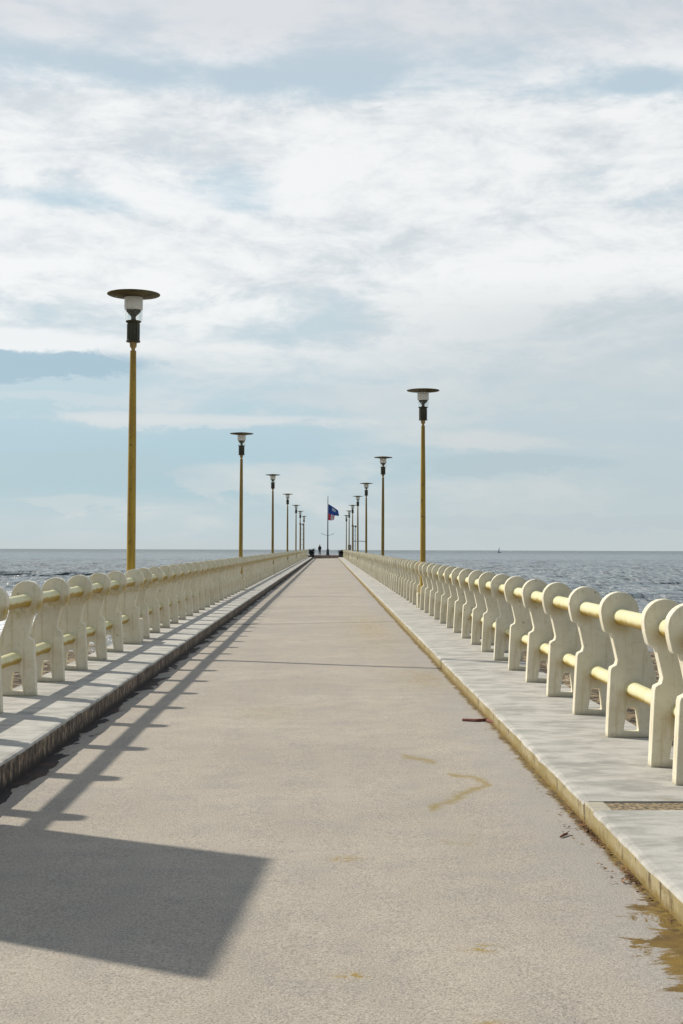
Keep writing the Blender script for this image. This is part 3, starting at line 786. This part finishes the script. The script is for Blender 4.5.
def gs(u0, z0, su, sz): return ((((u - u0) / su).pow(2) + ((z - z0) / sz).pow(2)) * -1).exp()
base = k.ramp(zc_, [(0, (.56, .66, .70)), (.02, (.54, .66, .71)), (.05, (.43, .605, .69)), (.085, (.46, .63, .715)), (.12, (.54, .68, .74)), (.16, (.57, .69, .745)),
                    (.21, (.56, .70, .76)), (.26, (.54, .69, .77)), (.31, (.52, .67, .76)), (.345, (.55, .66, .73)), (.40, (.62, .68, .73)), (.6, (.42, .52, .64)), (1, (.34, .45, .60))])
cov = k.ramp(zc_, [(0, .25), (.03, .40), (.06, .42), (.09, .44), (.115, .46), (.15, .56), (.185, .60), (.21, .82), (.24, .74), (.27, .62), (.30, .86), (.325, .72), (.345, .55), (.38, .64), (.42, .6), (.7, .5), (1, .45)], 'B_SPLINE')
cs = k.node('ShaderNodeSeparateColor'); k.link(cov, cs.inputs[0]); cov = S(nt, cs.outputs[0])
m = n1 * .54 + n2 * .26 + n3 * .18 + n4 * .05 - .005 + (cov - .5) * .44
m = m + gs(-.235, .153, .075, .007) * .22 - gs(-.22, .128, .06, .010) * .25 - gs(.25, .333, .05, .010) * .2 - gs(-.03, .345, .2, .012) * .10
m = m - gs(-.07, .262, .05, .016) * .16 - gs(-.22, .255, .08, .008) * .10 + gs(-.19, .31, .14, .016) * .14 + gs(-.15, .232, .13, .018) * .08 + gs(.17, .24, .2, .045) * .06
m = m + gs(.10, .085, .055, .010) * .14 + gs(-.10, .098, .14, .0035) * .14 - gs(.13, .065, .09, .010) * .12 - gs(-.17, .075, .12, .018) * .10
cl = m.ss(.43, .62)
shade = (n3 * .50 + n4 * .15 + n2 * .35 + (n1 - .5) * .5)
ccol = k.mix(shade.ss(.36, .58), (.70, .75, .775), (.98, .985, .97))
ccol = k.mix(zc_.ss(.19, .10) * .9, ccol, (.69, .735, .75))
ccol = k.mix(zc_.ss(.33, .38) * .65, ccol, (.67, .70, .735))
right = u.ss(-.1, .2) * zc_.ss(.21, .17) * .55
col = k.mix(cl, base, ccol)
col = k.mix(right, col, (.60, .655, .67))
zwarp = z + (n3 - .5) * .022 + (n4 - .5) * .012; uwarp = u + (n3 - .5) * .08
def gs(u0, z0, su, sz): return ((((uwarp - u0) / su).pow(2) + ((zwarp - z0) / sz).pow(2)) * -1).exp()
def patch(g, amt, colr, th=.42):
    global col
    col = k.mix((g * 1.3 + (n3 - .5) * 1.6 + (n1 - .5) * .9 - th + (n4 - .5) * 1.3).ss(-.05, .45) * g.ss(.06, .45) * amt, col, colr)
patch(gs(-.24, .139, .10, .012), .95, (.40, .555, .655), .15); patch(gs(-.245, .1560, .085, .0075), 1.0, (.92, .94, .94), .02)
patch(gs(-.12, .0985, .17, .0055), .6, (.72, .765, .785)); patch(gs(-.21, .112, .10, .006), .4, (.70, .75, .77))
patch(gs(-.055, .055, .07, .014), .55, (.66, .715, .735)); patch(gs(.12, .082, .06, .010), .55, (.68, .71, .725)); patch(gs(.14, .066, .09, .009), .7, (.47, .59, .645))
patch(gs(-.19, .060, .10, .018), .55, (.46, .60, .67)); patch(gs(.02, .115, .10, .012), .4, (.66, .71, .73)); patch(gs(-.2, .035, .06, .006), .4, (.68, .73, .75)); patch(gs(.2, .022, .2, .006), .4, (.50, .60, .65))
col = k.mix(zc_.ss(.012, .0) * .5, col, (.60, .66, .69))
# sky behind and overhead darkened so camera-facing post faces read as shaded
skyc = k.mix(1.0, sky.outputs[0], (1.0, 1.0, 1.0), 'MULTIPLY')
scl = k.node('ShaderNodeVectorMath', operation='SCALE'); k.link(col, scl.inputs[0]); scl.inputs['Scale'].default_value = 10.0
rear = (y * 1.0 - z * .35).ss(.45, -.35)
scol = k.mix(rear * .52, scl.outputs[0], (1.7, 2.1, 2.7))
fin = k.mix(.88, skyc, scol)
k.link(fin, bg.inputs['Color']); k.link(bg.outputs[0], out.inputs[0])

sd = bpy.data.lights.new('sun', 'SUN'); sd.energy = 4.6; sd.angle = R(1.2); sd.color = (1.0, .93, .82)
so = bpy.data.objects.new('sun', sd); COL.objects.link(so)
hd = SUN_DIR.normalized() * math.cos(R(SUN_EL)); d = Vector((hd.x, hd.y, -math.sin(R(SUN_EL))))
so.rotation_euler = d.to_track_quat('-Z', 'Y').to_euler(); so.location = (-20, 12, 20)

cd = bpy.data.cameras.new('camera'); cam = bpy.data.objects.new('camera', cd); COL.objects.link(cam)
cd.sensor_fit = 'VERTICAL'; cd.sensor_height = 36; cd.sensor_width = 24; cd.lens = 1300 / 1024 * 36; cd.clip_end = 60000; cd.clip_start = .05
Mx = Matrix.Rotation(R(-.595), 4, 'Z') @ Matrix.Rotation(R(90 + 1.66), 4, 'X') @ Matrix.Rotation(R(.2), 4, 'Z')
Mx.translation = (0, 0, 1.6); cam.matrix_world = Mx
scene.camera = cam
scene.view_settings.view_transform = 'Standard'; scene.view_settings.look = 'None'; scene.view_settings.exposure = 0
